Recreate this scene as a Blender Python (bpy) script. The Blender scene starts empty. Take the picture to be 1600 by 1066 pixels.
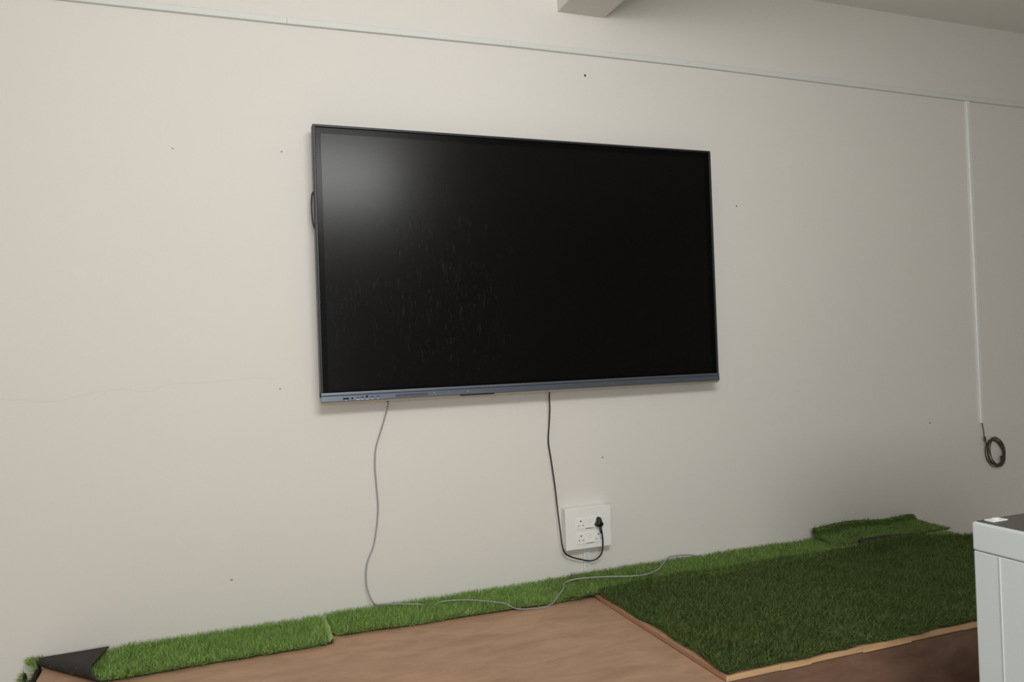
import bpy, bmesh, math, random
import numpy as np
from mathutils import Vector, Matrix
random.seed(7)
rng = np.random.default_rng(11)
S = bpy.context.scene
COL = S.collection

# ------------------------------------------------------------------ camera
def setup_camera():
    yaw, pit, rol = 0.3596, 0.0112, -0.035
    fw = Vector((math.sin(yaw)*math.cos(pit), math.cos(yaw)*math.cos(pit), math.sin(pit)))
    r = Vector((math.cos(yaw), -math.sin(yaw), 0.0)); u = r.cross(fw)
    r2 = r*math.cos(rol) + u*math.sin(rol)
    u2 = -r*math.sin(rol) + u*math.cos(rol)
    cd = bpy.data.cameras.new('camera'); cam = bpy.data.objects.new('camera', cd); COL.objects.link(cam)
    m = Matrix((r2, u2, -fw)).transposed().to_4x4()
    m.translation = Vector((-0.3729, -3.3602, 1.1206))
    cam.matrix_world = m
    cd.sensor_width = 36.0; cd.lens = 27.0; cd.clip_start = 0.02; cd.clip_end = 100
    S.camera = cam
setup_camera()

# ------------------------------------------------------------------ world, lights, exposure
w = bpy.data.worlds.new('world'); S.world = w; w.use_nodes = True
w.node_tree.nodes['Background'].inputs[0].default_value = (0.75, 0.85, 1.0, 1)
w.node_tree.nodes['Background'].inputs[1].default_value = 0.5

def area(name, loc, rot, sx, sy, power, col):
    l = bpy.data.lights.new(name, 'AREA'); l.shape = 'RECTANGLE'; l.size = sx; l.size_y = sy
    l.energy = power; l.color = col
    o = bpy.data.objects.new(name, l); COL.objects.link(o); o.location = loc; o.rotation_euler = rot
    return o
area('softbox_flash', (0.28, -3.4, 2.66), (math.radians(70), 0, math.radians(-6)), 1.5, 0.46, 51, (1.0, 0.995, 0.985))
area('rear_fill', (-0.55, -7.1, 1.25), (math.radians(92), 0, math.radians(-18)), 2.7, 1.5, 146, (1.0, 0.99, 0.98))  # area light added as broad fill from the unseen rear, no window there

vs = S.view_settings
vs.view_transform = 'Standard'; vs.look = 'None'; vs.gamma = 1.0; vs.use_curve_mapping = False
vs.exposure = 0.0
S.display_settings.display_device = 'sRGB'

# ------------------------------------------------------------------ materials
def lin(c):
    return tuple(((v/255)/12.92 if v/255 <= 0.04045 else ((v/255+0.055)/1.055)**2.4) for v in c)

def mat(name, rgb, rough=0.6, metal=0.0, spec=0.5, noise=None, bump=None, coat=0.0):
    """noise=(scale, amount, stretch xyz) varies colour; bump=(scale, strength, distance)"""
    m = bpy.data.materials.new(name); m.use_nodes = True
    nt = m.node_tree; b = nt.nodes['Principled BSDF']
    c = lin(rgb)
    b.inputs['Base Color'].default_value = (*c, 1); b.inputs['Roughness'].default_value = rough
    b.inputs['Metallic'].default_value = metal; b.inputs['Specular IOR Level'].default_value = spec
    b.inputs['Coat Weight'].default_value = coat
    tc = nt.nodes.new('ShaderNodeTexCoord')
    if noise:
        mp = nt.nodes.new('ShaderNodeMapping'); mp.inputs['Scale'].default_value = noise[2]
        n = nt.nodes.new('ShaderNodeTexNoise'); n.inputs['Scale'].default_value = noise[0]
        n.inputs['Detail'].default_value = 6
        mr = nt.nodes.new('ShaderNodeMapRange'); mr.inputs['From Min'].default_value = 0.3; mr.inputs['From Max'].default_value = 0.7
        mr.inputs['To Min'].default_value = 1-noise[1]; mr.inputs['To Max'].default_value = 1+noise[1]
        mx = nt.nodes.new('ShaderNodeMix'); mx.data_type = 'RGBA'; mx.blend_type = 'MULTIPLY'; mx.inputs[0].default_value = 1
        mx.inputs[6].default_value = (*c, 1)
        nt.links.new(tc.outputs['Object'], mp.inputs[0]); nt.links.new(mp.outputs[0], n.inputs['Vector'])
        nt.links.new(n.outputs['Fac'], mr.inputs['Value']); nt.links.new(mr.outputs[0], mx.inputs[7])
        nt.links.new(mx.outputs[2], b.inputs['Base Color'])
    if bump:
        n2 = nt.nodes.new('ShaderNodeTexNoise'); n2.inputs['Scale'].default_value = bump[0]; n2.inputs['Detail'].default_value = 5
        bp = nt.nodes.new('ShaderNodeBump'); bp.inputs['Strength'].default_value = bump[1]; bp.inputs['Distance'].default_value = bump[2]
        nt.links.new(tc.outputs['Object'], n2.inputs['Vector']); nt.links.new(n2.outputs['Fac'], bp.inputs['Height'])
        nt.links.new(bp.outputs[0], b.inputs['Normal'])
    return m

M = {}
M['wall'] = mat('cream_wall_paint', (220, 217, 211), 0.7, noise=(0.9, 0.012, (1, 1, 1)), bump=(9, 0.12, 0.01), spec=0.3)
M['ceiling'] = mat('white_ceiling_paint', (232, 232, 228), 0.85, spec=0.2, bump=(4, 0.1, 0.02))
M['floor'] = mat('pale_tile_floor', (214, 208, 196), 0.4, noise=(3, 0.08, (1, 1, 1)))
M['pvc'] = mat('white_pvc', (226, 230, 226), 0.35)
M['pvc_grey'] = mat('grey_tinted_pvc', (214, 217, 213), 0.4)
M['box'] = mat('white_switchbox_plastic', (236, 236, 232), 0.35)
M['rocker'] = mat('white_rocker_plastic', (240, 241, 238), 0.25)
M['hole'] = mat('dark_hole', (18, 17, 16), 0.9)
M['blackplastic'] = mat('black_plastic', (16, 17, 19), 0.35)
M['blackcord'] = mat('black_rubber_cord', (12, 12, 13), 0.4)
M['greycord'] = mat('grey_cable_sheath', (150, 151, 152), 0.4)
M['coil'] = mat('dark_grey_wire', (62, 58, 54), 0.5)
M['frame'] = mat('slate_anodised_frame', (38, 41, 45), 0.42, metal=0.4)
M['bar'] = mat('blue_grey_metal_bar', (122, 132, 148), 0.33, metal=0.85, noise=(60, 0.04, (1, 20, 20)))
M['barlip'] = mat('blue_grey_upper_lip', (128, 136, 150), 0.34, metal=0.85)
M['chamfer'] = mat('polished_champagne_edge', (176, 166, 150), 0.45, metal=0.2)
M['grille'] = mat('blue_grey_sensor_window', (70, 78, 92), 0.6)
M['blueport'] = mat('blue_usb_tongue', (50, 84, 150), 0.5)
M['whiteprint'] = mat('white_print', (205, 208, 212), 0.6)
M['border'] = mat('black_glass_border', (5, 5, 5), 0.24, spec=0.12)
M['backshell'] = mat('black_rear_shell', (22, 22, 24), 0.6)
M['turfback'] = mat('dark_brown_turf_backing', (46, 42, 40), 0.85, bump=(260, 0.5, 0.002), noise=(40, 0.15, (1, 1, 1)))
M['selvedge'] = mat('pale_green_trimmed_edge', (166, 196, 118), 0.8, bump=(200, 0.5, 0.002), noise=(60, 0.2, (1, 1, 1)))
M['cabinet'] = mat('white_powder_coat', (203, 212, 214), 0.45, bump=(120, 0.03, 0.001))
M['cabtop'] = mat('dark_grey_laminate', (84, 78, 76), 0.45)
M['rawply'] = mat('raw_plywood_edge', (196, 160, 118), 0.7, noise=(7, 0.16, (1, 1, 30)))
M['jointedge'] = mat('pink_plywood_side_edge', (176, 132, 104), 0.7, noise=(7, 0.12, (1, 1, 30)))

def ply(name, rgb, rgb2, sc=1.0):
    m = mat(name, rgb, 0.55, spec=0.35)
    nt = m.node_tree; b = nt.nodes['Principled BSDF']
    tc = nt.nodes.new('ShaderNodeTexCoord'); mp = nt.nodes.new('ShaderNodeMapping')
    mp.inputs['Scale'].default_value = (2.4*sc, 7*sc, 7*sc)
    n = nt.nodes.new('ShaderNodeTexNoise'); n.inputs['Scale'].default_value = 2.2; n.inputs['Detail'].default_value = 8
    n.inputs['Roughness'].default_value = 0.6; n.inputs['Distortion'].default_value = 0.6
    n2 = nt.nodes.new('ShaderNodeTexNoise'); n2.inputs['Scale'].default_value = 1.7; n2.inputs['Detail'].default_value = 3
    r = nt.nodes.new('ShaderNodeValToRGB')
    r.color_ramp.elements[0].position = 0.33; r.color_ramp.elements[0].color = (*lin(rgb2), 1)
    r.color_ramp.elements[1].position = 0.62; r.color_ramp.elements[1].color = (*lin(rgb), 1)
    mx = nt.nodes.new('ShaderNodeMix'); mx.data_type = 'RGBA'; mx.blend_type = 'MULTIPLY'; mx.inputs[0].default_value = 1
    mr = nt.nodes.new('ShaderNodeMapRange'); mr.inputs[1].default_value = 0.3; mr.inputs[2].default_value = 0.7
    mr.inputs[3].default_value = 0.9; mr.inputs[4].default_value = 1.07
    # fine fibres
    mp3 = nt.nodes.new('ShaderNodeMapping'); mp3.inputs['Scale'].default_value = (4, 160, 160)
    n3 = nt.nodes.new('ShaderNodeTexNoise'); n3.inputs['Scale'].default_value = 1.5; n3.inputs['Detail'].default_value = 3
    bp = nt.nodes.new('ShaderNodeBump'); bp.inputs['Strength'].default_value = 0.15; bp.inputs['Distance'].default_value = 0.002
    L = nt.links.new
    L(tc.outputs['Object'], mp.inputs[0]); L(mp.outputs[0], n.inputs['Vector']); L(tc.outputs['Object'], n2.inputs['Vector'])
    L(n.outputs['Fac'], r.inputs[0]); L(n2.outputs['Fac'], mr.inputs[0]); L(r.outputs[0], mx.inputs[6]); L(mr.outputs[0], mx.inputs[7])
    L(tc.outputs['Object'], mp3.inputs[0]); L(mp3.outputs[0], n3.inputs['Vector']); L(n3.outputs['Fac'], bp.inputs['Height'])
    L(bp.outputs[0], b.inputs['Normal']); L(mx.outputs[2], b.inputs['Base Color'])
    return m
M['ply'] = ply('pink_brown_plywood', (186, 150, 122), (168, 133, 108))
M['fascia'] = ply('dark_brown_plywood', (126, 97, 80), (104, 78, 64))

# black active screen: dusty matte glass, scratches with shapes of their own
def screen_mat():
    m = mat('matte_black_screen_glass', (7, 7, 7), 0.23, spec=0.19)
    nt = m.node_tree; b = nt.nodes['Principled BSDF']
    tc = nt.nodes.new('ShaderNodeTexCoord'); L = nt.links.new
    mp = nt.nodes.new('ShaderNodeMapping'); mp.inputs['Scale'].default_value = (26, 1, 5)
    n = nt.nodes.new('ShaderNodeTexNoise'); n.inputs['Scale'].default_value = 3; n.inputs['Detail'].default_value = 8; n.inputs['Roughness'].default_value = 0.75
    r = nt.nodes.new('ShaderNodeValToRGB'); r.color_ramp.elements[0].position = 0.55; r.color_ramp.elements[1].position = 0.75
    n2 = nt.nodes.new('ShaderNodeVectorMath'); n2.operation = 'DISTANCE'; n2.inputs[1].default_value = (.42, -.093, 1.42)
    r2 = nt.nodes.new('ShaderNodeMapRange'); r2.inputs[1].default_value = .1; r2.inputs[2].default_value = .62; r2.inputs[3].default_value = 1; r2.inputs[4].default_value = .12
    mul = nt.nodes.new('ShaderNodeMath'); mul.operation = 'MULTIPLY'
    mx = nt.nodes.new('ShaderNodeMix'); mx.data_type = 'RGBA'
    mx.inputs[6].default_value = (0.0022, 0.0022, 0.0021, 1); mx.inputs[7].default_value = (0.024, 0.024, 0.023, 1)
    L(tc.outputs['Object'], mp.inputs[0]); L(mp.outputs[0], n.inputs['Vector']); L(tc.outputs['Object'], n2.inputs[0])
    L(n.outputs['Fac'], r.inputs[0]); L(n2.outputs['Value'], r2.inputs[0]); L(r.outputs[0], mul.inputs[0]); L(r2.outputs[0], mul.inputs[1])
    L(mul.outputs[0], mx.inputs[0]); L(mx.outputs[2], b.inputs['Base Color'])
    return m
M['screen'] = screen_mat()

def grass_mat(name):
    m = bpy.data.materials.new(name); m.use_nodes = True; nt = m.node_tree; b = nt.nodes['Principled BSDF']
    a = nt.nodes.new('ShaderNodeAttribute'); a.attribute_name = 'tint'
    tr = nt.nodes.new('ShaderNodeBsdfTranslucent'); ms = nt.nodes.new('ShaderNodeMixShader'); ms.inputs[0].default_value = 0.22
    out = nt.nodes['Material Output']
    b.inputs['Roughness'].default_value = 0.5; b.inputs['Specular IOR Level'].default_value = 0.3
    nt.links.new(a.outputs['Color'], b.inputs['Base Color']); nt.links.new(a.outputs['Color'], tr.inputs['Color'])
    nt.links.new(b.outputs[0], ms.inputs[1]); nt.links.new(tr.outputs[0], ms.inputs[2]); nt.links.new(ms.outputs[0], out.inputs['Surface'])
    return m
M['grass'] = grass_mat('green_turf_blades')

# ------------------------------------------------------------------ helpers
def link(name, me, m=None, parent=None, smooth=False):
    o = bpy.data.objects.new(name, me); COL.objects.link(o)
    if m is not None: me.materials.append(m)
    if parent is not None: o.parent = parent
    if smooth:
        me.polygons.foreach_set('use_smooth', [True]*len(me.polygons))
    return o
def obj(name, bm, m, parent=None, smooth=False, off=None):
    me = bpy.data.meshes.new(name)
    if off is not None: bmesh.ops.translate(bm, verts=bm.verts, vec=-Vector(off))
    bmesh.ops.recalc_face_normals(bm, faces=bm.faces)
    bm.to_mesh(me); bm.free()
    o = link(name, me, m, parent, smooth)
    return o
def tag(o, label=None, cat=None, group=None, kind=None):
    if label: o['label'] = label
    if cat: o['category'] = cat
    if group: o['group'] = group
    if kind: o['kind'] = kind
    return o
def empty(name, loc, label, cat, group=None):
    o = bpy.data.objects.new(name, None); COL.objects.link(o); o.location = loc; o.empty_display_size = 0.05
    return tag(o, label, cat, group)
def box(bm, x0, x1, y0, y1, z0, z1, bev=0.0, seg=2):
    b2 = bmesh.new(); bmesh.ops.create_cube(b2, size=1)
    for v in b2.verts:
        v.co = Vector(((x0+x1)/2+v.co.x*(x1-x0), (y0+y1)/2+v.co.y*(y1-y0), (z0+z1)/2+v.co.z*(z1-z0)))
    if bev > 0: bmesh.ops.bevel(b2, geom=list(b2.edges), offset=bev, segments=seg, profile=0.5, affect='EDGES')
    me = bpy.data.meshes.new('t'); b2.to_mesh(me); b2.free(); bm.from_mesh(me); bpy.data.meshes.remove(me)
    return bm
def B(*a, **k): return box(bmesh.new(), *a, **k)
def off_parent(o, root):
    """mesh written in world coordinates -> child of an empty at root.location"""
    o.parent = root; o.matrix_parent_inverse = Matrix.Translation(-root.location)
    return o
def part(name, bm, m, root, smooth=False, sub=None):
    o = obj(name, bm, m, None, smooth)
    if sub is not None:
        o.parent = sub
    else:
        off_parent(o, root)
    return o
def poly(bm, pts, y0, y1):
    """prism from (x,z) outline between y0 and y1"""
    a = [bm.verts.new((x, y0, z)) for x, z in pts]; b = [bm.verts.new((x, y1, z)) for x, z in pts]
    n = len(pts)
    bm.faces.new(a); bm.faces.new(b[::-1])
    for i in range(n): bm.faces.new((a[i], b[i], b[(i+1) % n], a[(i+1) % n]))
    return bm
def disc(bm, x, z, r, y0, y1, n=12, rx=1.0):
    return poly(bm, [(x+r*rx*math.cos(2*math.pi*i/n), z+r*math.sin(2*math.pi*i/n)) for i in range(n)], y0, y1)
def spline(pts, per=8):
    P = [Vector(p) for p in pts]; P = [2*P[0]-P[1]] + P + [2*P[-1]-P[-2]]
    out = []
    for i in range(1, len(P)-2):
        a, b, c, d = P[i-1:i+3]
        for k in range(per):
            t = k/per
            out.append(0.5*((2*b)+(-a+c)*t+(2*a-5*b+4*c-d)*t*t+(-a+3*b-3*c+d)*t**3))
    out.append(P[-2]); return out
def tube(bm, pts, r, n=8, r1=None):
    pts = [Vector(p) for p in pts]; rings = []
    t = (pts[1]-pts[0]).normalized(); up = t.orthogonal().normalized()
    for i, p in enumerate(pts):
        t = (pts[min(i+1, len(pts)-1)]-pts[max(i-1, 0)]).normalized()
        up = (up-t*up.dot(t)).normalized(); s = t.cross(up)
        rr = r if r1 is None else r+(r1-r)*i/(len(pts)-1)
        rings.append([bm.verts.new(p+rr*(math.cos(2*math.pi*k/n)*up+math.sin(2*math.pi*k/n)*s)) for k in range(n)])
    for a, b in zip(rings, rings[1:]):
        for k in range(n): bm.faces.new((a[k], a[(k+1) % n], b[(k+1) % n], b[k]))
    bm.faces.new(rings[0][::-1]); bm.faces.new(rings[-1])
    return bm

# ------------------------------------------------------------------ the room
FZ, CZ = -0.42, 3.0
X0, X1, Y1 = -3.6, 6.6, -7.2
tag(obj('wall_back', B(X0-.15, X1+.15, 0, .15, FZ-.1, CZ+.1), M['wall']), 'long cream painted wall behind the black screen', kind='structure')
tag(obj('wall_left', B(X0-.15, X0, Y1, 0, FZ-.1, CZ+.1), M['wall']), kind='structure')
tag(obj('wall_right', B(X1, X1+.15, Y1, 0, FZ-.1, CZ+.1), M['wall']), kind='structure')
tag(obj('wall_front', B(X0-.15, X1+.15, Y1-.15, Y1, FZ-.1, CZ+.1), M['wall']), kind='structure')
tag(obj('floor', B(X0, X1, Y1, 0, FZ-.1, FZ), M['floor']), kind='structure')
tag(obj('ceiling', B(X0, X1, Y1, 0, CZ, CZ+.1), M['ceiling']), kind='structure')
tag(obj('trim_1', B(1.184, 1.439, Y1, 0.0, 2.745, CZ, bev=.004), M['wall']), 'cream ceiling beam running away from the long wall', kind='structure')
wall = bpy.data.objects['wall_back']
# drill hole, scuffs and hairline crack in the wall
def wallmark(name, bm, m): return obj(name, bm, m, wall)
wallmark('drill_hole', disc(bmesh.new(), 1.320, 2.448, .0055, -.0015, .001), M['hole'])
wallmark('drill_hole', disc(bmesh.new(), 2.182, 1.836, .0035, -.0015, .001), M['hole'])
M['scuff'] = mat('grey_scuff', (160, 154, 142), 0.8)
for x, z, r in ((-.541, 1.979, .003), (-.119, 1.99, .0035), (-.369, .221, .004), (3.485, .606, .005), (-.155, .99, .003), (1.34, .58, .004)):
    wallmark('scuff_mark', disc(bmesh.new(), x, z, r, -.0012, .001, 8, 1.6), M['scuff'])
M['crack'] = mat('hairline_crack', (196, 190, 177), 0.9)
def crack(pts):
    bm = bmesh.new(); P = spline([(x, -.0004, z) for x, z in pts], 5)
    P = [p+Vector((0, 0, random.uniform(-.0025, .0025))) for p in P]
    tube(bm, P, .0005, 4); return wallmark('crack', bm, M['crack'])
crack([(-1.16, 1.005), (-.99, .985), (-.90, 1.0), (-.78, 1.02), (-.66, 1.005), (-.58, 1.03), (-.43, 1.03), (-.28, 1.04), (-.17, 1.03)])

# ------------------------------------------------------------------ trunking
t = empty('cable_trunking', (1.5, 0, 2.54), 'white square cable trunking running along the top of the wall', 'cable trunking')
def lidseg(x0, x1, zs0, zs1):
    bm = bmesh.new()
    def prof(x, z): return [(x, -.0006, z), (x, -.015, z), (x, -.017, z+.002), (x, -.017, z+.024), (x, -.015, z+.026), (x, -.0006, z+.026)]
    a = [bm.verts.new(p) for p in prof(x0, zs0)]; b = [bm.verts.new(p) for p in prof(x1, zs1)]
    for i in range(6): bm.faces.new((a[i], b[i], b[(i+1) % 6], a[(i+1) % 6]))
    bm.faces.new(a); bm.faces.new(b[::-1]); return bm
ZK = [(-3.55, 2.515), (-2.08, 2.524), (-.082, 2.5325), (.93, 2.545), (1.90, 2.5475), (3.86, 2.529), (5.85, 2.519)]
for (a, za), (b, zb) in zip(ZK, ZK[1:]):
    part('trunking_length', lidseg(a+.0006, b-.0006, za, zb), M['pvc_grey'], t)
t = empty('cable_trunking', (3.885, 0, .579), 'slim white vertical trunking dropping down the wall to the coiled wire', 'cable trunking')
def vert(x0, x1, z0, z1, d, nx=0):
    bm = bmesh.new(); box(bm, x0, x1, -d, 0, z0, z1, bev=.0015); return bm
bm = bmesh.new()
za, zb = .579, 2.5275
a = [bm.verts.new((x, y, za)) for x, y in ((3.880, 0), (3.880, -.012), (3.884, -.016), (3.904, -.016), (3.906, -.012), (3.906, 0))]
b = [bm.verts.new((v.co.x-.011, v.co.y, zb)) for v in a]
for i in range(6): bm.faces.new((a[i], b[i], b[(i+1) % 6], a[(i+1) % 6]))
bm.faces.new(a); bm.faces.new(b[::-1])
part('trunking_length', bm, M['pvc'], t)
t = empty('cable_trunking', (1.231, 0, .0), 'short white trunking under the socket box behind the turf', 'cable trunking')
bm = B(1.214, 1.248, -.012, 0, .003, .168, bev=.0015); part('trunking_length', bm, M['pvc'], t)
bm = B(1.2205, 1.2415, -.0135, -.011, .003, .168); part('cover_strip', bm, M['pvc_grey'], t)

# ------------------------------------------------------------------ coil of wire
t = empty('wire_coil', (3.985, -.02, .39), 'coil of dark grey wire hanging on the wall below the vertical trunking', 'cable')
bm = bmesh.new(); pts = []
turns = 7
for i in range(turns*28+1):
    a = 2*math.pi*i/28; k = i/28
    rx = .064+.0085*math.sin(k*2.1)+.0035*math.sin(k*5.3); rz = .086+.007*math.cos(k*1.7)
    x, z = rx*math.cos(a), rz*math.sin(a); th = .46+.10*math.sin(k*1.9)
    x, z = x*math.cos(th)-z*math.sin(th), x*math.sin(th)+z*math.cos(th)
    pts.append((3.988+x+.006*math.sin(k*3.3), -.012-.014*(.5+.5*math.sin(k*1.3+a*.3)), .396+z+.006*math.cos(k*2.9)))
tube(bm, pts, .0024, 6); part('wire_loops', bm, M['coil'], t, True)
bm = tube(bmesh.new(), spline([(3.896, -.008, .60), (3.899, -.010, .565), (3.903, -.013, .525), (3.902, -.016, .485), (3.915, -.022, .452), (3.945, -.022, .475), (3.99, -.02, .466)]), .0026, 6)
part('wire_lead', bm, M['coil'], t, True)
bm = tube(bmesh.new(), spline([(3.896, -.02, .492), (3.889, -.024, .482), (3.893, -.027, .47), (3.906, -.02, .478), (3.908, -.016, .492), (3.896, -.02, .498)]), .0035, 6)
part('wire_knot', bm, M['coil'], t, True)
bm = tube(bmesh.new(), spline([(4.015, -.03, .37), (4.006, -.034, .352), (4.022, -.036, .348), (4.03, -.03, .366), (4.016, -.028, .372), (4.028, -.03, .35)]), .003, 6)
part('wire_knot', bm, M['coil'], t, True)

# ------------------------------------------------------------------ interactive screen
TX, TW, ZB, ZT = 0.0, 1.96, .9293, 2.0893
YF = -.10
tv = empty('flat_panel_screen', (TX+TW/2, -.05, ZB), 'large black interactive flat screen mounted on the cream wall', 'screen')
# rear shell
bm = B(.03, TW-.03, -.062, -.018, ZB+.03, ZT-.03, bev=.008); part('rear_shell', bm, M['backshell'], tv)
bm = B(.62, 1.34, -.020, 0.0, 1.20, 1.82, bev=.002); part('wall_mount', bm, M['backshell'], tv)
# metal frame: top, left, right rails as one bevelled ring
fwid = .0105
bm = bmesh.new()
def ring(bm, x0, x1, z0, z1, w_, y0, y1, bev=.002):
    o = [(x0, z0), (x1, z0), (x1, z1), (x0, z1)]; i = [(x0+w_, z0+w_), (x1-w_, z0+w_), (x1-w_, z1-w_), (x0+w_, z1-w_)]
    vo = [[bm.verts.new((x, y, z)) for x, z in o] for y in (y0, y1)]
    vi = [[bm.verts.new((x, y, z)) for x, z in i] for y in (y0, y1)]
    for k in range(4):
        j = (k+1) % 4
        bm.faces.new((vo[0][k], vo[0][j], vo[1][j], vo[1][k])); bm.faces.new((vi[0][k], vi[0][j], vi[1][j], vi[1][k]))
        bm.faces.new((vo[0][k], vo[0][j], vi[0][j], vi[0][k])); bm.faces.new((vo[1][k], vo[1][j], vi[1][j], vi[1][k]))
    bmesh.ops.recalc_face_normals(bm, faces=bm.faces)
    bmesh.ops.bevel(bm, geom=list(bm.edges), offset=bev, segments=2, profile=.5, affect='EDGES')
    return bm
ring(bm, 0, TW, .945, ZT, fwid, YF, -.045, .0022)
part('frame', bm, M['frame'], tv)
bm = B(fwid-.001, TW-fwid+.001, YF+.007, -.06, .955, ZT-fwid+.001); part('glass_border', bm, M['border'], tv)
bm = B(.033, TW-.038, YF+.0062, YF+.0072, .975, 2.052); part('display_area', bm, M['screen'], tv)
# bottom bar: upper lip, main bar, chamfer
bm = B(.0, TW, YF-.003, -.05, .9555, .9665, bev=.0015); part('upper_lip', bm, M['barlip'], tv)
bm = bmesh.new()
def sweep(bm, prof, x0, x1):
    a = [bm.verts.new((x0, y, z)) for y, z in prof]; b = [bm.verts.new((x1, y, z)) for y, z in prof]; n = len(prof)
    for i in range(n): bm.faces.new((a[i], b[i], b[(i+1) % n], a[(i+1) % n]))
    bm.faces.new(a); bm.faces.new(b[::-1]); return bm
sweep(bm, [(-.05, .9285), (YF-.001, .9285), (YF-.004, .931), (YF-.004, .9515), (YF-.002, .954), (-.05, .954)], .0, TW)
bar = part('bottom_bar', bm, M['bar'], tv)
bm = bmesh.new(); sweep(bm, [(-.052, .9282), (YF-.002, .9282), (YF+.006, .9185), (-.052, .917)], .004, TW-.004)
part('lower_edge', bm, M['chamfer'], tv)
yb = YF-.004
def onbar(name, bm, m): return obj(name, bm, m, bar)
def port(x, z, w_, h, m=M['hole'], name='port'): return onbar(name, B(x-w_/2, x+w_/2, yb-.0008, yb+.001, z-h/2, z+h/2, bev=.0006, seg=1), m)
port(.101, .9395, .025, .007); onbar('port', disc(bmesh.new(), .127, .940, .0042, yb-.0008, yb+.001), M['hole'])
port(.1505, .9405, .010, .0035); port(.169, .9425, .014, .0065, M['grille']); 
onbar('power_button', disc(bmesh.new(), .1885, .9445, .0048, yb-.003, yb+.001), M['hole'])
port(.211, .9425, .015, .006, M['blueport'], 'usb_port'); port(.235, .943, .015, .006, M['blueport'], 'usb_port')
for x, w_ in ((.101, .005), (.1505, .014), (.169, .011), (.190, .014), (.211, .010), (.235, .008)):
    onbar('port_mark', B(x-w_/2, x+w_/2, yb-.0004, yb+.001, .9325, .935), M['whiteprint'])
onbar('sensor_window', B(.312, .452, yb-.0006, yb+.001, .9345, .9475, bev=.0005, seg=1), M['grille'])
for x, z in ((.482, .9455), (.634, .943), (1.357, .941), (1.497, .946)):
    onbar('indicator_mark', disc(bmesh.new(), x, z, .0018, yb-.0006, yb+.001, 8), M['whiteprint'])
onbar('pen_tray_slot', B(.598, .758, yb-.001, yb+.002, .925, .9305, bev=.0008, seg=1), M['hole'])
# strip camera / side bow handle on the left edge, seen as a thin dark ring
bm = bmesh.new()
tube(bm, spline([(.002, -.055, 1.655), (-.004, -.055, 1.675), (-.0075, -.055, 1.70), (-.009, -.055, 1.745), (-.008, -.055, 1.785), (-.004, -.055, 1.805), (.002, -.055, 1.815)], 4), .0035, 8)
part('side_handle', bm, M['blackplastic'], tv, True)
part('cable_gland', disc(bmesh.new(), .279, .919, .005, YF+.006, YF+.02), M['hole'], tv)

# ------------------------------------------------------------------ socket box
sb = empty('socket_box', (1.22, 0, .168), 'white surface-mounted box of sockets and switches low on the wall', 'socket box')
bm = bmesh.new()
front = [(1.112, .171), (1.339, .171), (1.339, .356), (1.112, .356)]
box(bm, 1.109, 1.342, -.046, 0, .167, .358, bev=.003); part('back_box', bm, M['box'], sb)
box(bm := bmesh.new(), 1.106, 1.345, -.054, -.044, .165, .3605, bev=.003); pl = part('face_plate', bm, M['box'], sb)
yp = -.054
def onplate(name, bm, m): return obj(name, bm, m, pl)
for zc in (.2855, .2155):
    onplate('module_surround', B(1.158, 1.300, yp-.0012, yp+.001, zc-.029, zc+.029, bev=.0008, seg=1), M['box'])
for zc in (.2855, .2155):
    for xc in (1.184, 1.274):
        onplate('socket_module', B(xc-.0235, xc+.0235, yp-.0030, yp+.001, zc-.0245, zc+.0245, bev=.001, seg=1), M['rocker'])
        onplate('earth_hole', disc(bmesh.new(), xc, zc+.0125, .0036, yp-.0036, yp), M['hole'])
        for dx in (-.0105, .0105): onplate('pin_hole', disc(bmesh.new(), xc+dx, zc-.0085, .0027, yp-.0036, yp), M['hole'])
    for k in range(3):
        xc = 1.2165+k*.0125
        bm = bmesh.new(); z0, z1 = zc-.0225, zc+.0225
        xs = (xc-.0059, xc+.0059)
        pr = [(yp-.0055, z0), (yp-.0025, zc), (yp-.0030, z1), (yp+.001, z1), (yp+.001, z0)]
        sweep(bm, pr, *xs); onplate('switch', bm, M['rocker'])
    onplate('switch_shadow_gap', B(1.2095, 1.2485, yp-.0022, yp, zc-.0262, zc-.0232), M['hole'])
onplate('screw_cap', disc(bmesh.new(), 1.190, .337, .003, yp-.0008, yp+.001, 10), M['pvc_grey'])

# ------------------------------------------------------------------ black power cord with plug
pc = empty('power_cord', (1.08, -.03, .10), 'black power cord hanging from the screen and plugged into the socket box', 'power cord')
pts = [(1.051, -.06, .935), (1.051, -.045, .90), (1.058, -.028, .832), (1.055, -.018, .75), (1.050, -.016, .681), (1.061, -.016, .59), (1.074, -.02, .468), (1.079, -.03, .36), (1.085, -.04, .256), (1.091, -.04, .195), (1.107, -.035, .152),
       (1.146, -.028, .126), (1.203, -.026, .106), (1.245, -.03, .097), (1.274, -.04, .108), (1.290, -.055, .137), (1.292, -.066, .18), (1.284, -.080, .222), (1.279, -.084, .245), (1.277, -.084, .262)]
part('cord', tube(bmesh.new(), spline(pts, 8), .0034, 8), M['blackcord'], pc, True)
bm = bmesh.new()
prof = [(-.0125, .0), (-.0175, .004), (-.0205, .011), (-.017, .018), (-.0125, .023), (-.0105, .034), (-.0075, .043), (0, .0465), (.0075, .043), (.0105, .034), (.0135, .023), (.019, .017), (.0205, .011), (.0175, .004), (.0125, .0)]
px, pz = 1.274, .2655
rings = []
for y, s in ((yp-.003, .92), (yp-.006, 1.0), (yp-.019, 1.0), (yp-.026, .9), (yp-.031, .68), (yp-.033, .35)):
    rings.append([bm.verts.new((px+x*s, y, pz+.02+(z-.02)*s)) for x, z in prof])
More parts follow.
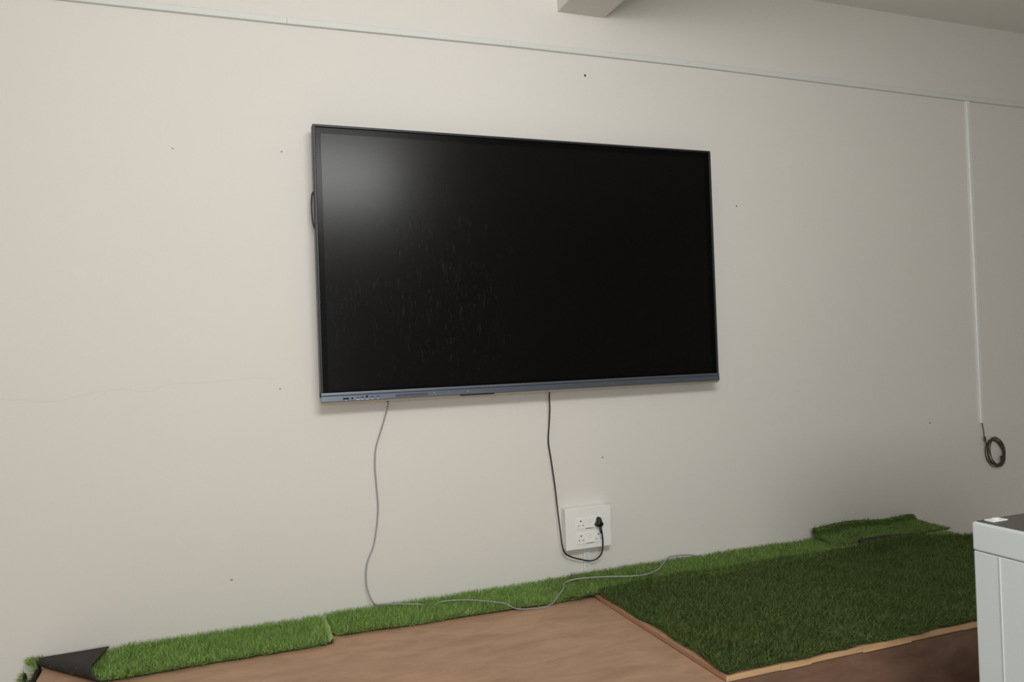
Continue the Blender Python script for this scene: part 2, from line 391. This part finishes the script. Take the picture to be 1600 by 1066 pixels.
for a, b in zip(rings, rings[1:]):
    for k in range(len(a)): bm.faces.new((a[k], a[(k+1) % len(a)], b[(k+1) % len(a)], b[k]))
bm.faces.new(rings[0]); bm.faces.new(rings[-1][::-1])
part('plug', bm, M['blackplastic'], pc, True)
part('strain_relief', tube(bmesh.new(), [(1.2775, -.083, .236), (1.2765, -.082, .25), (1.275, -.078, .272)], .0048, 10, .0068), M['blackplastic'], pc, True)

# ------------------------------------------------------------------ grey network cable
gc = empty('network_cable', (.212, -.02, .03), 'thin grey network cable hanging from the screen and trailing over the turf', 'network cable')
pts = [(.2785, -.075, .925), (.291, -.03, .895), (.267, -.018, .81), (.236, -.014, .715), (.229, -.012, .63), (.233, -.012, .548), (.236, -.012, .437), (.214, -.014, .301), (.181, -.018, .222), (.173, -.022, .141), (.184, -.03, .084), (.200, -.03, .05)]
pts += [(.215, -.012, .036), (.26, -.027, .036), (.323, -.059, .036), (.385, -.086, .034), (.44, -.08, .018), (.484, -.096, .034), (.577, -.127, .037), (.659, -.188, .037), (.725, -.240, .032),
        (.77, -.258, .010), (.834, -.272, .004), (.92, -.269, .004), (.981, -.238, .034), (1.017, -.205, .046), (1.06, -.122, .040), (1.104, -.118, .050), (1.174, -.143, .056), (1.256, -.175, .058), (1.396, -.225, .058), (1.516, -.184, .058), (1.64, -.058, .058), (1.695, -.028, .060), (1.787, -.025, .055), (1.86, -.02, .036)]
part('cable', tube(bmesh.new(), spline(pts, 8), .0030, 8), M['greycord'], gc, True)

# ------------------------------------------------------------------ stage platforms
YS = -1.2088
XJ, XL, XR = 1.150, -1.031, 3.352
RZ = .018
st = empty('stage_platform', (XL, YS, FZ), 'bare pinkish brown plywood platform left of the green sheet', 'platform')
part('top_board', B(XL, XJ-.003, YS, -.001, -.018, 0, bev=.001, seg=1), M['ply'], st)
part('front_panel', B(XL+.004, XJ-.005, YS+.004, YS+.016, FZ, -.018), M['fascia'], st)
part('side_panel', B(XL+.004, XL+.016, YS+.016, -.003, FZ, -.018), M['fascia'], st)
part('side_panel', B(XJ-.017, XJ-.005, YS+.016, -.003, FZ, -.018), M['fascia'], st)
part('front_edge_strip', B(XL, XJ-.003, YS-.0015, YS, -.018, -.001), M['rawply'], st)
st2 = empty('stage_platform', (XJ, YS, FZ), 'dark brown fronted plywood platform under the wide green sheet', 'platform')
part('top_board', B(XJ, XR, YS, -.001, .0, RZ, bev=.001, seg=1), M['ply'], st2)
part('front_panel', B(XJ+.002, XR-.003, YS+.003, YS+.015, FZ, 0), M['fascia'], st2)
part('side_panel', B(XJ+.002, XJ+.014, YS+.015, -.003, FZ, 0), M['fascia'], st2)
part('side_panel', B(XR-.015, XR-.003, YS+.015, -.003, FZ, 0), M['fascia'], st2)
part('left_edge_strip', B(XJ-.0012, XJ, YS, -.30, .0, RZ-.0006), M['jointedge'], st2)
# raw front edge made of patched plywood pieces
xs = [XJ-.001, 1.372, 1.50, 1.73, 1.96, 2.22, 2.5, 2.86, XR]
zj = [.0, -.002, .001, -.003, .0, -.0015, .0005, -.001]
for i, (a, b) in enumerate(zip(xs, xs[1:])):
    part('edge_piece', B(a+.0004, b-.0004, YS-.003-.0008*(i % 2), YS, zj[i]-.001, RZ+.0005-.001*(i % 3), bev=.0006, seg=1), M['rawply'], st2)

# ------------------------------------------------------------------ artificial turf
def grid_mesh(name, fn, nu, nv, m, root, thick=.004):
    u = np.linspace(0, 1, nu+1); v = np.linspace(0, 1, nv+1)
    U, V = np.meshgrid(u, v, indexing='ij'); P = fn(U.ravel(), V.ravel())
    idx = np.arange((nu+1)*(nv+1)).reshape(nu+1, nv+1)
    f = np.stack([idx[:-1, :-1], idx[1:, :-1], idx[1:, 1:], idx[:-1, 1:]], -1).reshape(-1, 4)
    me = bpy.data.meshes.new(name); me.from_pydata(P.tolist(), [], f.tolist())
    o = link(name, me, m, None, True); off_parent(o, root)
    md = o.modifiers.new('thickness', 'SOLIDIFY'); md.thickness = thick; md.offset = -1
    return o
PAL_LIGHT = np.array([lin(c) for c in ((138, 168, 92), (122, 154, 80), (154, 182, 108), (102, 134, 66), (158, 168, 114))])
PAL_LIGHT = PAL_LIGHT*1.3
PAL_DARK = 1.18*np.array([lin(c) for c in ((88, 110, 56), (74, 98, 46), (104, 122, 66), (60, 80, 38), (116, 114, 76))])
def pile(name, fn, n, root, pal, length=(.022, .034), lean=(0, 0, 0), keep=None, spread=.45, width=.0011, thatch=.35, patch=None, edge=.09):
    """n blades standing on the surface fn(u,v)"""
    u = rng.random(n); v = rng.random(n)
    ed = np.zeros(n, int)
    ne = int(n*edge); sel = rng.random(ne)
    u[:ne] = np.where(sel < .5, u[:ne], np.where(sel < .75, .002, .998)); v[:ne] = np.where(sel < .4, .003, np.where(sel < .5, .997, v[:ne]))
    ed[:ne] = np.where(sel < .4, 1, np.where(sel < .5, 2, np.where(sel < .75, 3, 4)))
    if keep is not None:
        k = keep(u, v); u, v, ed = u[k], v[k], ed[k]; n = len(u)
    e = 1e-3
    P = fn(u, v); Pu = fn(np.clip(u+e, 0, 1), v)-fn(np.clip(u-e, 0, 1), v); Pv = fn(u, np.clip(v+e, 0, 1))-fn(u, np.clip(v-e, 0, 1))
    N = np.cross(Pu, Pv); N /= np.linalg.norm(N, axis=1)[:, None]+1e-12
    cl = np.stack([np.sin(P[:, 0]*37+P[:, 1]*23)+np.sin(P[:, 1]*61-P[:, 0]*11), np.cos(P[:, 0]*29-P[:, 1]*41)+np.sin(P[:, 0]*71), np.zeros(n)], 1)*.10
    D = N + np.array(lean) + cl + rng.normal(0, spread, (n, 3))*np.array([1, 1, .25])
    nu_ = Pu/(np.linalg.norm(Pu, axis=1)[:, None]+1e-9); nv_ = Pv/(np.linalg.norm(Pv, axis=1)[:, None]+1e-9)
    D += (-nv_*(ed == 1)[:, None]+nv_*(ed == 2)[:, None]-nu_*(ed == 3)[:, None]+nu_*(ed == 4)[:, None])*rng.uniform(.3, 1.3, n)[:, None]
    D -= N*(rng.uniform(0, .6, n)*(ed > 0))[:, None]
    D /= np.linalg.norm(D, axis=1)[:, None]
    th = rng.random(n) < thatch
    Ln = rng.uniform(length[0], length[1], n)*np.where(th, .62, 1.0)
    if patch is not None: Ln = Ln*patch(P)
    bend = rng.normal(0, 1, (n, 3)); bend -= (bend*D).sum(1)[:, None]*D; bend /= np.linalg.norm(bend, axis=1)[:, None]
    bend = bend*rng.uniform(.1, .5, n)[:, None] + np.array(lean)*.6 - N*.12
    W = rng.normal(0, 1, (n, 3)); W -= (W*D).sum(1)[:, None]*D; W /= np.linalg.norm(W, axis=1)[:, None]
    wd = rng.uniform(.7, 1.3, n)*width
    Lc = Ln[:, None]; w_ = (W*wd[:, None])
    p1 = P + D*Lc*.55; p2 = p1 + (D + bend)*Lc*.5
    V = np.stack([P-w_, P+w_, p1-w_*.85, p1+w_*.85, p2], 1).reshape(-1, 3)
    # keep blades out of the wall
    V[:, 1] = np.minimum(V[:, 1], -.001)
    base = np.arange(n)*5
    loops = np.stack([base, base+1, base+3, base+2, base+2, base+3, base+4], 1).ravel()
    starts = np.stack([np.arange(n)*7, np.arange(n)*7+4], 1).ravel()
    me = bpy.data.meshes.new(name)
    me.vertices.add(n*5); me.vertices.foreach_set('co', V.ravel().astype(np.float32))
    me.loops.add(n*7); me.loops.foreach_set('vertex_index', loops.astype(np.int32))
    me.polygons.add(n*2); me.polygons.foreach_set('loop_start', starts.astype(np.int32))
    me.update(calc_edges=True)
    c = pal[rng.integers(0, 4, n)]*rng.uniform(.8, 1.2, n)[:, None]
    c[th] = pal[4]*rng.uniform(.5, 1.0, th.sum())[:, None]
    c = np.concatenate([c, np.ones((n, 1))], 1)
    C = np.repeat(c, 5, axis=0)
    at = me.attributes.new('tint', 'FLOAT_COLOR', 'POINT'); at.data.foreach_set('color', C.ravel().astype(np.float32))
    o = link(name, me, M['grass'], None, False); off_parent(o, root); o['kind'] = 'stuff'
    return o
DENS = 95000

# --- strip with folded corner (left)
t1 = empty('turf_strip', (-.42, -.15, 0), 'bright green turf strip with its corner folded over, farthest left on the platform', 'artificial turf')
def wavy(x, y, a=.0015): return a*(np.sin(x*9+1)+np.sin(x*23+y*17))
P0 = np.array([-1.068, -.004]); dn = np.array([-.800, -.292])-P0; dn /= np.linalg.norm(dn); nrm = np.array([dn[1], -dn[0]])
if nrm[0] > 0: nrm = -nrm
RR = .022
def s_of(x, y): return (x-P0[0])*nrm[0]+(y-P0[1])*nrm[1]
def r_of(x, y): return RR*(.35+.65*np.clip(((x-P0[0])*dn[0]+(y-P0[1])*dn[1])/.34, 0, 1.15))
def flat1(u, v):
    x = -1.084+u*1.074; yb_ = -.010+.0*u
    yf = -.292+.004*np.sin(x*11)-.004*(x < -.3)
    return x, yb_+(yf-yb_)*v
def surf1(u, v):
    x, y = flat1(u, v); s = s_of(x, y)
    r = RR*(.35+.65*np.clip(((x-P0[0])*dn[0]+(y-P0[1])*dn[1])/.34, 0, 1.15))
    a = np.clip(s/r, 0, math.pi); over = np.maximum(s-math.pi*r, 0)
    on = np.where(s > 0, r*np.sin(a)-over, s)         # offset along nrm
    z = np.where(s > 0, r*(1-np.cos(a)), 0)
    X = x+(on-s)*nrm[0]; Y = y+(on-s)*nrm[1]
    # right end of the strip lifts a little
    lift = .008*np.clip((x+.06)/.05, 0, 1)**2
    return np.stack([X, Y, .005+z+.4*lift+over*.0+wavy(X, Y, .001)*.5], 1)
def sneg(fn): return lambda u, v: fn(u, 1-v)
def keep1(u, v):
    x, y = flat1(u, 1-v); return (s_of(x, y) < .5*r_of(x, y)) & (u < .984)
def patch1(P): return np.where(s_of(P[:, 0], P[:, 1]) > -.2, np.clip(1.6*r_of(P[:, 0], P[:, 1])/.032, .3, 1), 1)
f1 = sneg(surf1)
grid_mesh('backing', f1, 150, 50, M['turfback'], t1)
pile('grass_pile', f1, int(.30*DENS*1.1), t1, PAL_LIGHT, keep=keep1, patch=patch1, lean=(.05, -.12, 0), length=(.027, .039))
pile('grass_fringe', lambda u, v: np.stack([-1.068+u*.22, -.006-.006*v, .010+.016*u**.6+.0*v], 1), 650, t1, PAL_LIGHT, lean=(-.1, 0, .1), edge=0, length=(.018, .030))
pile('grass_fringe', lambda u, v: np.stack([-1.085+u*.05, -.03+.026*v, .006+.0*v], 1), 420, t1, PAL_LIGHT, lean=(-.5, 0, .2), edge=0, length=(.022, .034))
bm = bmesh.new()
P = [(-.0075+.002*math.sin(k*.9), -.010-.288*k/14, .036+.003*math.sin(k*1.7)-.006*k/14) for k in range(15)]
a = [bm.verts.new((x-.013, y, .010)) for x, y, z in P]; b = [bm.verts.new((x+.002, y, z)) for x, y, z in P]
c = [bm.verts.new((x+.005, y, .003)) for x, y, z in P]
for k in range(14):
    bm.faces.new((a[k], a[k+1], b[k+1], b[k])); bm.faces.new((b[k], b[k+1], c[k+1], c[k]))
part('trimmed_edge', bm, M['selvedge'], t1)

# --- middle strip
t2 = empty('turf_strip', (.55, -.12, 0), 'bright green turf strip in the middle with the grey cable lying on it', 'artificial turf')
def surf2(u, v):
    v = 1-v
    x = .018+u*1.07; yf = -.222-.030*u+.004*np.sin(x*13)
    y = -.010+(yf+.010)*v
    x = x+.012*np.clip(v-.75, 0, 1)*4*(1-np.clip(u*20, 0, 1))
    return np.stack([x, y, .005+.004*(1-v)+wavy(x, y, .001)], 1)
grid_mesh('backing', surf2, 80, 16, M['turfback'], t2)
pile('grass_pile', surf2, int(.26*DENS*1.15), t2, PAL_LIGHT, lean=(.05, -.12, 0), length=(.028, .040))

# --- right strip along the wall
t3 = empty('turf_strip', (2.0, -.12, 0), 'long green turf strip along the wall behind the wide dark green sheet', 'artificial turf')
def surf3(u, v):
    v = 1-v
    x = 1.015+u*2.29; yf = -.262-.05*np.clip((x-1.1)*4, 0, 1)
    y = -.012+(yf+.012)*v
    x = x-.02*(1-v)*(1-np.clip(u*10, 0, 1))
    z = .013+(RZ-.006)*np.clip((x-1.05)/.1, 0, 1)+.010*np.exp(-((x-1.03)/.03)**2)+wavy(x, y, .0015)
    return np.stack([x, y, z], 1)
grid_mesh('backing', surf3, 150, 16, M['turfback'], t3)
pile('grass_pile', surf3, int(.66*DENS), t3, PAL_LIGHT*.82, lean=(-.05, -.14, 0))

# --- piece climbing the wall at the right
t4 = empty('turf_offcut', (2.92, -.1, .03), 'short turf offcut curling up against the wall at the far right end', 'artificial turf')
def surf4(u, v):
    # v=0 front edge, v=1 top edge on the wall
    x = 2.575+u*.70+(.06*(1-v)*u)
    x = x+.02*(1-v)
    y = -.205+.175*np.clip(v/.72, 0, 1)**.9
    z = .042+.022*np.clip(v/.72, 0, 1)**1.5+.040*np.clip((v-.66)/.34, 0, 1)+.006*np.sin(u*5)*v+.004*np.sin(x*14)
    y = y-.008*np.sin(u*3.1)
    return np.stack([x, np.minimum(y, -.008), z], 1)
grid_mesh('backing', surf4, 60, 24, M['turfback'], t4)
pile('grass_pile', surf4, int(.17*DENS), t4, PAL_LIGHT*.72, lean=(0, -.1, .0), length=(.018, .026), keep=lambda u, v: v > .10*np.clip(1.6-u*1.7, 0.02, 1))

# --- wide dark sheet
t5 = empty('turf_sheet', (2.25, -.72, RZ), 'wide dark green turf sheet covering most of the right platform', 'artificial turf')
def surf5(u, v):
    # u along x, v from front (0) to back (1)
    yb_ = -.285+.03*np.sin(u*6)+.055*np.clip((u-.35)*2.2, 0, 1)-.13*np.clip((u-.84)/.16, 0, 1)**1.3
    yf = YS+.007+.006*np.sin(u*31)+.004*np.sin(u*77)
    y = yf+(yb_-yf)*v
    xl = XJ+.018+.008*np.sin(y*7+1.2)+.005*np.sin(y*23)
    x = xl+(XR-.01-xl)*u
    z = RZ+.005+wavy(x, y, .002)+.016*np.clip((v-.86)/.14, 0, 1)+.010*np.exp(-((x-1.9-.25*np.sin(y*3))/.22)**2)*np.sin(np.clip(v, 0, 1)*3.14)
    z = z+.016*np.clip((v-.9)/.1, 0, 1)*np.exp(-((x-2.9)/.35)**2)
    return np.stack([x, y, z], 1)
grid_mesh('backing', surf5, 160, 80, M['turfback'], t5)
def patch5(P): return .86+.14*np.sin(P[:, 0]*6.1+1.5*np.sin(P[:, 1]*9))*np.sin(P[:, 1]*8.3+P[:, 0]*2.7)
pile('grass_pile', surf5, int(2.15*DENS*.85), t5, PAL_DARK, lean=(.12, -.10, 0), spread=.6, patch=patch5, width=.0012)

bm = bmesh.new()
pts = spline([(2.70, -.235, .052), (2.80, -.222, .054), (2.92, -.214, .053), (3.04, -.222, .052), (3.14, -.236, .048)], 6)
tube(bm, pts, .017, 10, .004)
for v in bm.verts: v.co.y += (v.co.z-.05)*.3
part('folded_edge', bm, M['turfback'], t5, True)

# --- scraps in the gap at the left end of the platform
def scrap(loc, label, fnm, n):
    t = empty('turf_scrap', loc, label, 'artificial turf')
    grid_mesh('backing', fnm, 30, 20, M['turfback'], t)
    pile('grass_pile', fnm, n, t, PAL_LIGHT*.8, lean=(-.05, 0, .25), width=.0011)
def scA(u, v):
    y = -.02-u*.62; z = FZ+.004+(.424-.02*np.sin(u*40)*.3-.03*u)*v
    x = XL-.006-.018*v**3-.004*np.sin(y*20)
    return np.stack([x, y, z], 1)
def scB(u, v):
    y = -.02-u*.26; top = .355+.065*np.abs(np.sin(u*7+.3))*(1-u)
    z = FZ+.004+top*v; x = XL-.034-.030*v**2+.006*u
    return np.stack([x, y, z], 1)
scrap((XL-.03, -.3, FZ), 'turf scrap wedged against the left side of the bare platform', scA, 5000)
scrap((XL-.08, -.15, FZ), 'jagged dark-backed turf scrap at the bottom left corner by the wall', scB, 4000)

# ------------------------------------------------------------------ white cabinet at the right edge
CX0, CX1, CY0, CY1, CT = 1.608, 2.33, -2.42, -1.759, .585
cb = empty('cabinet', ((CX0+CX1)/2, (CY0+CY1)/2, FZ), 'white metal cabinet with dark grey top at the right edge in front of the platform', 'cabinet')
part('body', B(CX0+.002, CX1-.002, CY0+.002, CY1-.002, FZ, CT-.0815, bev=.003), M['cabinet'], cb)
part('hood', B(CX0, CX1, CY0, CY1, CT-.080, CT, bev=.006, seg=3), M['cabinet'], cb)
part('top_panel', B(CX0+.012, CX1-.012, CY0+.012, CY1-.006, CT-.002, CT+.0025, bev=.001, seg=1), M['cabtop'], cb)
part('ridge', B(CX0-.001, CX0+.003, CY1-.0825, CY1-.0775, FZ+.01, CT-.083, bev=.002), M['cabinet'], cb)
bm = bmesh.new(); box(bm, CX0+.030, CX0+.088, CY1-.045, CY1-.016, CT+.002, CT+.006, bev=.0015); box(bm, CX0+.050, CX0+.066, CY1-.036, CY1-.024, CT+.005, CT+.010, bev=.002)
part('corner_catch', bm, M['rocker'], cb)
